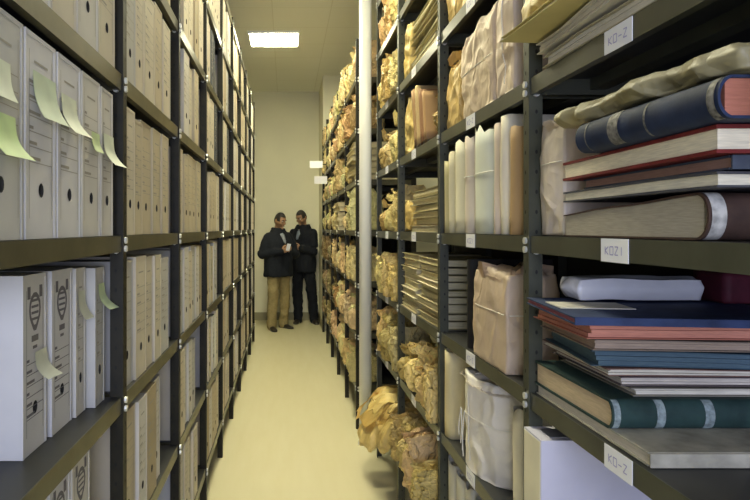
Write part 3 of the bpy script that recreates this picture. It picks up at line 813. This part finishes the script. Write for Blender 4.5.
# ================================================================== RIGHT RACK, THIRD BAY
y0, y1 = RP[2] + .03, RP[3] - .03
fcol = [(.80, .76, .55), (.95, .92, .78), (.70, .66, .46), (1.05, 1.02, .9), (.62, .56, .38), (.88, .82, .62)]
bundle('wrapped_parcel', 'dull kraft parcel beyond the olive file pile in the third right bay', 'parcel', .62, 3.105, RZ[5], .165, .27, .30, 121, 'parcel', (.95, .9, .7), M_kraft, 12, .1)
for i in range(4):
    kraft(f"dark tan bundle, {ORD[i]} of four at the top edge of the third right bay".replace('nearest', 'first'), .615, 2.49 + .19*i, RZ[6], .175, .28, .31, 7 + i, (.72, .68, .5))
kraft('crumpled kraft bundle leaning left in the third right bay, above eye level', .612, 2.50, RZ[4], .18, .27, .22, 1, (.8, .68, .5))
for i in range(4):
    upright_file(f"red-brown edged kraft file, {ORD[i]} of four leaning together above eye level".replace('nearest', 'first'), .615, 2.655 + .07*i, RZ[4] + .011, .05, .27, .24 + .02*i, ((.62, .40, .22), (.46, .26, .16), (.78, .60, .36), (.55, .36, .22))[i], 620 + i, -.25)
bundle('wrapped_parcel', 'buff parcel supporting the red-brown files in the third right bay', 'parcel', .615, 3.08, RZ[4], .20, .27, .31, 122, 'parcel', (1.1, 1.05, .9), M_kraft, 12, .09)
def pile(lev, yc, n, L, T, desc, seed, x=.612, place='third right bay', tints=None, W=.30):
    z = RZ[lev] + .0015; rg = random.Random(seed)
    for i in range(n):
        t = T*rg.uniform(.75, 1.25)
        pos = 'bottom' if i == 0 else ('top' if i == n - 1 else f"{ORD[i].replace('nearest','first')} from bottom")
        folder(f"{desc}, {pos} of pile, {LLEV[lev]}, {place}", (x + rg.uniform(0, .02) + W/2, yc + rg.uniform(-.012, .012), z), L, W, t,
               (tints or fcol)[(i + seed) % 6], (.95, .90, .70), rg.uniform(-.03, .03), seed*10 + i, wavy=.003, group=f"piled files on the {LLEV[lev]} of the {place}")
        z += t + .006
OLIVE = [(.50, .46, .28), (.62, .58, .36), (.42, .38, .22), (.70, .66, .45), (.52, .48, .30), (.58, .52, .33)]
pile(5, 2.70, 6, .52, .036, 'olive file', 62, tints=OLIVE)
pile(3, 2.72, 6, .50, .030, 'olive-cream file', 63)
pile(2, 2.62, 9, .40, .029, 'pale olive file', 64)
pile(2, 3.03, 8, .36, .030, 'cream file', 65)
bundle('paper_package', 'folded tan packet lying beside the file pile on the eye-level shelf', 'package', .615, 3.09, RZ[3], .20, .27, .17, 123, 'flat', (1.1, 1.0, .8), M_kraft, 12, .1)
# crumpled kraft in third and fourth bays
LEVN = LLEV + ['fourth shelf above eye level']
BIG = {0: .30, 1: .31, 2: .31, 3: .31, 4: .31, 5: .31, 6: .29}
def krow(lev, ya, yb, n, bay, x, seed, zs, dep=.27, hmax=.32, desc='crumpled kraft bundle', jut=.0, tone=1.0, grey=1.0):
    rg = random.Random(seed); w = (yb - ya)/n
    for i in range(n):
        h = hmax*rg.uniform(.62, .98); k = rg.randrange(12)
        kraft(f"{desc}, {ORD[i]} of {('one','two','three','four','five')[n-1]}, {LEVN[lev]}, {bay}", x - jut*rg.uniform(.2, 1), ya + w*(i + .5), zs[lev], w*rg.uniform(.68, .90), dep*rg.uniform(.85, 1), h, k,
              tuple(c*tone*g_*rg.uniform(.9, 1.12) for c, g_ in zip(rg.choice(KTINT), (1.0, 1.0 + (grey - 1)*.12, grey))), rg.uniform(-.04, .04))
krow(1, y0, y1, 4, 'third right bay', .600, 71, RZ, hmax=.31, jut=.03, tone=1.22)
krow(0, y0, y1, 4, 'third right bay', .575, 72, RZ, hmax=.31, jut=.07, dep=.32, tone=1.22)
for lev in range(1, 7):
    krow(lev, RP[3] + .03, RP[4] - .03, 3, 'fourth right bay beside column', .605, 80 + lev, RZ, hmax=.33, jut=.035 if lev > 1 else .06, tone=1.1)
def spilling_bag(label, y, w, seed, tint, over, h=.20):
    x0 = RX - over
    o = bundle('paper_bag', label, 'paper bag', x0, y, RZ[0], w, .36 + over*.4, h, seed, 'bag', tint, M_kraft, 26, .13, 1.4, ruffle=.10)
    for c in o.children:
        inv = c.matrix_local
        for v in c.data.vertices:
            wx = o.location.x + v.co.x
            t = max(0, (RX - .004) - wx)
            v.co.z -= t*1.15
            v.co.z *= 1 if v.co.z < 0 else 1
    return o
spilling_bag('big kraft paper bag spilling from the lowest shelf into the aisle by the column', 3.66, .46, 131, (1.15, 1.1, .95), .165)
spilling_bag('smaller kraft bag slumping over the lowest shelf edge, nearer than the big spilling bag', 3.345, .15, 134, (1.0, .95, .8), .10, .22)

# ================================================================== FAR RIGHT RACK
rg = random.Random(5)
FB = ['first bay past column', 'second bay past column', 'third bay past column', 'fourth bay past column', 'last bay past column']
for i in range(5):
    ya, yb = FP[i] + .03, FP[i+1] - .03
    for lev in range(7):
        kind = rg.random()
        if i == 0 and lev == 4:
            z = FZ[lev] + .0015
            for k in range(6):
                t = .045
                folder(f"cream folded file, {('lowest','second','third','fourth','fifth','topmost')[k]} of the pile {LEVN[lev]}, {FB[i]}", (FX + rg.uniform(-.03, .01) + .17, ya + .28, z), .50, .33, t, fcol[(k*5 + 1) % 6], (.95, .88, .66), rg.uniform(-.05, .05), 900 + k, wavy=.01)
                z += t + .004
            kraft(f"kraft bundle beyond the file pile, {LEVN[lev]}, {FB[i]}", FX - .02, yb - .1, FZ[lev], .2, .3, .3, 2)
        elif i == 1 and lev == 3:
            z = FZ[lev] + .0015
            for k in range(6):
                folder(f"pale folded file, {('lowest','second','third','fourth','fifth','topmost')[k]} of the eye-level pile, {FB[i]}", (FX - .06 + .17, ya + .28, z), .50, .33, .04, fcol[(k*5 + 1) % 6], (.95, .88, .66), rg.uniform(-.05, .05), 920 + k, wavy=.01)
                z += .0435
            kraft(f"kraft bundle beyond the pale pile, {LEVN[lev]}, {FB[i]}", FX - .02, yb - .1, FZ[lev], .2, .3, .3, 2)
        else:
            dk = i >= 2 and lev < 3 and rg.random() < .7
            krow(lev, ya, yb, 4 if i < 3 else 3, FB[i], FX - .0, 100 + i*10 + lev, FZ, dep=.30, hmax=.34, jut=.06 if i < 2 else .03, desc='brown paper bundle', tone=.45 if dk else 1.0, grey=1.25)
for (px, py, yy_, nm) in ((316, 164.5, 7.93, 'upper'), (320.5, 180, 7.07, 'lower')):
    x0 = (px - 286 - 6.2)*yy_/600; zc = EYE + (228 - py)*yy_/600
    o = thing('shelf_sign', f"{nm} of two white card signs jutting from the far right rack", 'sign', (FX, yy_, zc), 0)
    b = bmesh.new(); box(b, x0 - FX, -.045, -.0015, .0015, -.045, .045); obj('sign_panel', b, M_label, o)
    b = bmesh.new(); box(b, -.060, -.0005, .0016, .0046, -.006, .006); obj('bracket', b, M_post, o)

#PEOPLE-BEGIN
# ------------------------------------------------------------------ people
M_skin = mat('skin', (0.40, 0.235, 0.135), 0.5, var=.12, vscale=25, tint=True)
M_hair = mat('dark_hair', (0.022, 0.018, 0.015), 0.6, var=.4, vscale=60, bump=.3, bscale=200)
M_cloth = mat('clothing_fabric', (1, 1, 1), 0.8, var=.2, vscale=30, bump=.1, bscale=220, tint=True, spec=.2)
M_shoe = mat('shoe_leather', (0.02, 0.016, 0.013), 0.35)
M_eyew = mat('eye_white', (0.7, 0.68, 0.62), 0.3)
M_eyed = mat('eye_dark', (0.02, 0.015, 0.012), 0.2)
M_lip = mat('lips', (0.27, 0.12, 0.085), 0.5)
def sphere(bm, c, r, R=None, seg=14):
    m = Matrix.Translation(c) @ (R.to_4x4() if R else Matrix()) @ Matrix.Diagonal((r[0], r[1], r[2], 1))
    return bmesh.ops.create_uvsphere(bm, u_segments=seg, v_segments=seg*2//3, radius=1, matrix=m)['verts']
def limb(bm, pts, rad, n=12):
    P = []; R = []
    for i in range(len(pts) - 1):
        for k in range(4):
            t = k/4; P.append(Vector(pts[i]).lerp(Vector(pts[i+1]), t)); R.append(rad[i]*(1 - t) + rad[i+1]*t)
    P.append(Vector(pts[-1])); R.append(rad[-1])
    tube(bm, P, R, n)
    for p, r in ((pts[0], rad[0]), (pts[-1], rad[-1])): sphere(bm, Vector(p), (r, r, r), None, 10)
    for p, r in zip(pts[1:-1], rad[1:-1]): sphere(bm, Vector(p), (r*1.0, r*1.0, r*1.0), None, 10)
def loft(bm, rings, n=24):
    """rings: centre, rx, ry, yaw"""
    prev = None; allr = []
    for c, rx, ry, yaw in rings:
        cr, sr = math.cos(yaw), math.sin(yaw)
        cur = []
        for k in range(n):
            a = 2*PI*k/n; ex = 2.4
            x = rx*math.copysign(abs(math.cos(a))**(2/ex), math.cos(a)); y = ry*math.copysign(abs(math.sin(a))**(2/ex), math.sin(a))
            cur.append(bm.verts.new((c[0] + x*cr - y*sr, c[1] + x*sr + y*cr, c[2])))
        if prev:
            for k in range(n): bm.faces.new((prev[k], prev[(k+1) % n], cur[(k+1) % n], cur[k]))
        else: bm.faces.new(cur[::-1])
        prev = cur
    bm.faces.new(prev)
def fused(name, bm, vox, m, parent, smooth=2, wrinkle=0.0, wf=9.0, seed=0, stretch=(1, 1, .55), tint=None):
    """several overlapping closed shells grown together into one continuous surface"""
    bmesh.ops.recalc_face_normals(bm, faces=bm.faces)
    me = bpy.data.meshes.new(name + '_src'); bm.to_mesh(me); bm.free()
    o = bpy.data.objects.new(name, me); COL.objects.link(o)
    r = o.modifiers.new('r', 'REMESH'); r.mode = 'VOXEL'; r.voxel_size = vox
    s = o.modifiers.new('s', 'SMOOTH'); s.iterations = smooth; s.factor = .5
    dg = bpy.context.evaluated_depsgraph_get(); dg.update()
    new = bpy.data.meshes.new_from_object(o.evaluated_get(dg))
    o.modifiers.clear(); o.data = new; bpy.data.meshes.remove(me); new.name = name
    new.materials.clear(); new.materials.append(m)
    if wrinkle:
        ns = [v.normal.copy() for v in new.vertices]
        for v, nn in zip(new.vertices, ns):
            p = Vector((v.co.x*stretch[0], v.co.y*stretch[1], v.co.z*stretch[2]))*wf + Vector((seed*3.1, seed, 0))
            F = noise.voronoi(p)[0]
            v.co += nn*wrinkle*((F[1] - F[0]) - .35 + .7*noise.noise(p*1.4))
    for p in new.polygons: p.use_smooth = True
    o.parent = parent
    if tint: o.color = (*tint, 1)
    return o
def hand(bm, wrist, fwd, palm, thumb_dir, curl, L=.185):
    """palm, four curled unequal fingers, thumb from the side near the wrist"""
    f = Vector(fwd).normalized(); pn = Vector(palm); pn = (pn - f*pn.dot(f)).normalized(); s = Vector(thumb_dir); s = (s - f*s.dot(f) - pn*s.dot(pn)).normalized()
    w = Vector(wrist); pl = L*.50
    R = Matrix((s, f, pn)).transposed()
    sphere(bm, w + f*pl*.55, (.041, pl*.62, .017), R, 14)
    for i, (ln, dx) in enumerate(((.072, .030), (.080, .010), (.074, -.010), (.058, -.029))):
        p = w + f*pl*.95 + s*dx; pts = [w + f*pl*.55 + s*dx*.8, p]; a = .25
        for k, seg in enumerate((.46, .30, .24)):
            d = f*math.cos(a) + pn*math.sin(a); p = p + d*ln*seg; pts.append(p); a += curl
        limb(bm, pts, [.010, .0098, .009, .0082, .0072], 8)
    p = w + f*pl*.25 + s*.028; d1 = (s*.75 + f*.6 + pn*.25).normalized(); d2 = (s*.25 + f*.8 + pn*.55).normalized(); d3 = (f*.8 + pn*.65 - s*.1).normalized()
    limb(bm, [w + f*pl*.2 + s*.008, p, p + d1*.034, p + d1*.034 + d2*.030, p + d1*.034 + d2*.030 + d3*.022], [.014, .0135, .0115, .0105, .009], 8)
def head_parts(root, bm, hc, yaw, pitch, hairline, tint, bald=0.0):
    R = (Matrix.Rotation(yaw, 3, 'Z') @ Matrix.Rotation(pitch, 3, 'X'))
    T = lambda p: hc + R @ Vector(p)
    def shape(v):
        x, y, z = v
        k = 1.0
        if z < -.02: k = 1 - .30*sstep(-.02, -.115, z)*1.0
        x *= k
        if z < -.03 and y < 0: y *= 1 - .06*sstep(-.03, -.11, z)
        if y > 0 and z < -.02: y *= 1 - .35*sstep(-.02, -.11, z)
        if y < 0: y *= 1 - .05*(1 - min(1, abs(x)/.07))*0
        if abs(x) < .05 and y < -.05 and abs(z - .005) < .02: y += .010*(1 - abs(z - .005)/.02)*min(1, abs(x)/.02)   # eye hollows
        return Vector((x, y, z))
    vs = sphere(bm, Vector((0, 0, 0)), (.076, .097, .120), None, 40)
    for v in vs: v.co = T(shape(v.co))
    # nose, brow, chin, ears, lips volume
    for c, r in (((0, -.101, -.020), (.015, .018, .014)), ((0, -.097, .002), (.009, .012, .024)), ((0, -.088, .030), (.045, .012, .009)), ((0, -.078, -.098), (.026, .020, .017)),
                 ((.077, .010, -.005), (.008, .018, .030)), ((-.077, .010, -.005), (.008, .018, .030)), ((0, -.086, -.056), (.024, .012, .013)), ((.040, -.066, -.030), (.022, .02, .02)), ((-.040, -.066, -.030), (.022, .02, .02))):
        sphere(bm, T(c), r, R, 12)
    for s in (-1, 1):
        b = bmesh.new(); sphere(b, T((s*.030, -.080, .008)), (.0105, .0108, .0085), R, 12); e = obj('eye', b, M_eyew, root, smooth=True)
        b = bmesh.new(); sphere(b, T((s*.030, -.0885, .004)), (.0055, .004, .0055), R, 10); obj('iris', b, M_eyed, e, smooth=True)
        b = bmesh.new(); tube(b, [T((s*.014, -.099, .027)), T((s*.030, -.097, .033)), T((s*.048, -.083, .028))], [.004, .0055, .003], 6); obj('eyebrow', b, M_hair, root)
    b = bmesh.new(); sphere(b, T((0, -.0965, -.058)), (.021, .005, .006), R, 12); obj('lips', b, M_lip, root, smooth=True)
    b = bmesh.new(); vv = sphere(b, Vector((0, 0, 0)), (.079, .100, .124), None, 40)
    for v in vv: v.co = Vector(shape(v.co))
    dele = []
    for f in b.faces:
        c = f.calc_center_median()
        lim = hairline - .02 if c.y < -.055 else (hairline - .05 - .55*(c.y + .055) if c.y < .06 else -.07)
        if abs(c.x) > .06 and -.055 < c.y < .02: lim = -.005
        if c.z < lim: dele.append(f)
    bmesh.ops.delete(b, geom=dele, context='FACES')
    for v in b.verts:
        v.co = T(v.co * (1 + .015*noise.noise(v.co*60)))
    bmesh.ops.recalc_face_normals(b, faces=b.faces); bmesh.ops.solidify(b, geom=b.faces[:], thickness=.008)
    obj('hair', b, M_hair, root, smooth=True)
def person(label, x, y, H, yaw, hyaw, hpitch, feet, wr, elb, jacket, trousers, skin, hem, hairline, shirt, lean=(0, 0), collar=None, seed=0, hands=None, torso=1.0):
    t = thing('person', label, 'person', (x, y, 0)); k = H/1.77
    cy, sy = math.cos(yaw), math.sin(yaw)
    lx, ly = lean
    def L(px, py, pz):      # torso frame -> person frame, with lean
        f = max(0, pz - .9)/.6
        return Vector((px*cy - py*sy + lx*f, px*sy + py*cy + ly*f, pz))*1.0
    K = lambda v: Vector(v)*k
    hipc = .93
    sh = [K(L(s*.168, .01, 1.40)) for s in (-1, 1)]
    el = [K(e) for e in elb]; wrs = [K(w) for w in wr]
    neck = K(L(0, .015, 1.49)); hc = K(L(0, -.045, 1.640))
    hips = [K(L(s*.092, 0, hipc)) for s in (-1, 1)]
    ank = [K((f[0], f[1], .085)) for f in feet]
    knee = []
    for i in range(2):
        m_ = (hips[i] + ank[i])/2; d = Vector((math.sin(feet[i][2]), -math.cos(feet[i][2]), 0)); knee.append(m_ + d*.03*k + Vector((0, 0, .01)))
    # --- body: one continuous surface
    b = bmesh.new()
    loft(b, [(K(L(0, 0, z)), rx*k, ry*k, yaw) for z, rx, ry in ((.86, .14, .10), (.95, .165, .115), (1.08, .155, .11), (1.22, .165, .112), (1.34, .175, .108), (1.42, .155, .09), (1.47, .075, .065))])
    limb(b, [K(L(0, .02, 1.42)), neck, K(L(0, -.015, 1.60))], [.062*k, .056*k, .054*k])
    head_parts(t, b, hc, yaw + hyaw, hpitch, hairline, skin)
    for i in range(2):
        limb(b, [sh[i], el[i], wrs[i]], [.056*k, .044*k, .029*k])
        fw, pn, th = hands[i]
        hand(b, wrs[i], fw, pn, th, .55)
        limb(b, [hips[i], knee[i], ank[i]], [.085*k, .058*k, .042*k])
        d = Vector((math.sin(feet[i][2]), -math.cos(feet[i][2]), 0))
        limb(b, [ank[i], ank[i] + Vector((0, 0, -.045)) + d*.02, ank[i] + Vector((0, 0, -.062)) + d*.13], [.036, .028, .016])
    fused('body', b, .0065, M_skin, t, 2, tint=skin)
    # --- jacket
    b = bmesh.new(); z0 = hem
    g = torso
    prof = [(z0, .205*g, .150*g), (z0 + .03, .212*g, .156*g), (.98, .205*g, .152*g), (1.10, .205*g, .150*g), (1.22, .212*g, .150*g), (1.33, .212*g, .142*g), (1.40, .185*g, .125), (1.46, .140, .108), (1.535, .098, .096)]
    prof = [p for i, p in enumerate(prof) if i < 2 or p[0] > z0 + .06]
    loft(b, [(K(L(0, 0, z)), rx*k, ry*k, yaw) for z, rx, ry in prof])
    for i in range(2):
        end = el[i].lerp(wrs[i], .96)
        limb(b, [sh[i] + Vector((0, 0, -.012)), el[i], end], [.086*k, .076*k, .052*k])
    fused('jacket', b, .011, M_cloth, t, 3, wrinkle=.016, wf=8, seed=seed, tint=jacket)
    # collar: two folded lapels round the neck
    b = bmesh.new()
    pts = [K(L(.088*math.sin(a), .012 - .085*math.cos(a) - (.018 if abs(a) < .5 else 0), 1.522 - .075*max(0, math.cos(a))**2)) for a in [(-PI*.90 + PI*1.80*i/22) + PI*0 for i in range(23)]]
    pts = [p for p in pts]
    tube(b, pts, .017*k, 8)
    obj('collar', b, M_cloth, t, smooth=True).color = (*(collar or jacket), 1)
    # shirt front in the open neck
    b = bmesh.new(); fr = []
    for i in range(7):
        u = i/6; z = 1.475 - .17*u; hw = .045*(1 - u)**.8 + .004; yy_ = -(.072 + .088*min(1, u*1.25)*g)
        fr.append([(-hw, yy_ + .012, z), (0, yy_ - .004, z), (hw, yy_ + .012, z)])
    V = [[b.verts.new(K(L(*p))) for p in r] for r in fr]
    for i in range(6):
        for j in range(2): b.faces.new((V[i][j], V[i+1][j], V[i+1][j+1], V[i][j+1]))
    bmesh.ops.recalc_face_normals(b, faces=b.faces); bmesh.ops.solidify(b, geom=b.faces[:], thickness=-.012)
    obj('shirt_front', b, M_cloth, t, smooth=True).color = (*shirt, 1)
    # --- trousers
    b = bmesh.new()
    loft(b, [(K(L(0, 0, z)), rx*k, ry*k, yaw) for z, rx, ry in ((.80, .165, .115), (.88, .178, .125), (.98, .172, .122), (1.06, .165, .118))])
    for i in range(2):
        lo = ank[i] + Vector((0, 0, -.030))
        limb(b, [hips[i] + Vector((0, 0, -.03)), knee[i], ank[i] + Vector((0, 0, .04)), lo], [.104*k, .084*k, .074*k, .072*k])
    fused('trousers', b, .011, M_cloth, t, 3, wrinkle=.017, wf=9, seed=seed + 3, stretch=(1, 1, .9), tint=trousers)
    # --- shoes
    for i in range(2):
        d = feet[i][2]; b = bmesh.new(); R3 = Matrix.Rotation(d, 3, 'Z')
        A = Vector((ank[i].x, ank[i].y, 0))
        rows = []
        for (yy_, hw, hh) in ((.085, .018, .05), (.075, .034, .075), (.03, .040, .090), (-.03, .041, .078), (-.09, .048, .056), (-.14, .047, .042), (-.175, .034, .032), (-.19, .015, .022)):
            r = []
            for kk in range(12):
                a = 2*PI*kk/12; px, pz = hw*math.cos(a), hh/2 + hh/2*math.sin(a)
                if math.sin(a) < -.4: pz = 0.001
                r.append(b.verts.new(A + R3 @ Vector((px, yy_, pz))))
            rows.append(r)
        for r0, r1 in zip(rows, rows[1:]):
            for kk in range(12): b.faces.new((r0[kk], r0[(kk+1) % 12], r1[(kk+1) % 12], r1[kk]))
        b.faces.new(rows[0]); b.faces.new(rows[-1]); bmesh.ops.recalc_face_normals(b, faces=b.faces)
        obj('shoe', b, M_shoe, t, smooth=True)
    return t
P1 = (-.115, 8.98)
person('person in navy jacket and khaki trousers, standing left, looking down at a white paper', *P1, 1.76, .62, .18, .30,
       ((-.10, -.06, .35), (.08, .16, .85)),
       ((.055, -.235, 1.185), (.165, -.02, 1.19)), ((-.235, -.12, 1.14), (.255, .10, 1.14)),
       (.016, .019, .026), (.34, .27, .125), (1.0, .95, .85),   .80, .088, (.30, .33, .36), seed=2,
       hands=(((.75, -.25, .30), (.35, .85, .2), (.1, -.3, 1)), ((-.1, -.95, .25), (-.9, .1, .1), (.0, .1, 1))), torso=1.12)
c = thing('paper_card', 'small white paper held in the hands of the person in khaki trousers', 'paper card', (P1[0] + .148, P1[1] - .325, 1.235))
b = bmesh.new(); box(b, -.028, .028, -.0015, .0015, -.045, .06); o = obj('card', b, M_label, c); c.rotation_euler = (.25, .15, .35)
P2 = (.272, 9.56)
person('person in a dark navy suit with pale collar standing right beside the rack, head bowed', *P2, 1.82, -.62, -.05, .42,
       ((-.075, .06, -.3), (.170, .03, .25)),
       ((-.215, -.10, 1.20), (-.045, -.20, 1.17)), ((-.235, .13, 1.12), (.150, -.15, 1.12)),
       (.010, .012, .018), (.010, .012, .018), (.82, .78, .75), .80, .094, (.20, .24, .30), collar=(.20, .18, .13), seed=5,
       hands=(((-.15, -.95, .2), (.9, -.1, .1), (0, .1, 1)), ((-.9, -.15, .2), (0, 1, .1), (0, -.1, 1))))
#PEOPLE-END

# ------------------------------------------------------------------ light, camera
def area(name, loc, rot, sx, sy, power, col):
    l = bpy.data.lights.new(name, 'AREA'); l.shape = 'RECTANGLE'; l.size = sx; l.size_y = sy; l.energy = power; l.color = col
    o = bpy.data.objects.new(name, l); COL.objects.link(o); o.location = loc; o.rotation_euler = rot
    return o
area('added_cool_fill', ((WX0 + WX1)/2, BW + .03, (WZ0 + WZ1)/2), (PI/2, 0, 0), WX1 - WX0, WZ1 - WZ0, 170, (.64, .71, 1.0))  # unseen cool fill added behind the camera to light the near bays
wd = bpy.data.worlds.new('world'); scene.world = wd; wd.use_nodes = True
wd.node_tree.nodes['Background'].inputs[0].default_value = (.75, .85, 1.0, 1); wd.node_tree.nodes['Background'].inputs[1].default_value = .6

cam = bpy.data.cameras.new('camera'); co = bpy.data.objects.new('camera', cam); COL.objects.link(co)
co.location = (0, 0, EYE); co.rotation_euler = (PI/2, 0, 0)
cam.sensor_width = 36; cam.lens = 600/750*36
cam.shift_x = (375 - 286)/750; cam.shift_y = -(250 - 228)/750
cam.clip_start = .02
scene.camera = co
scene.view_settings.view_transform = 'Standard'; scene.view_settings.look = 'None'
scene.view_settings.gamma = 1; scene.view_settings.use_curve_mapping = False
scene.view_settings.exposure = -0.30
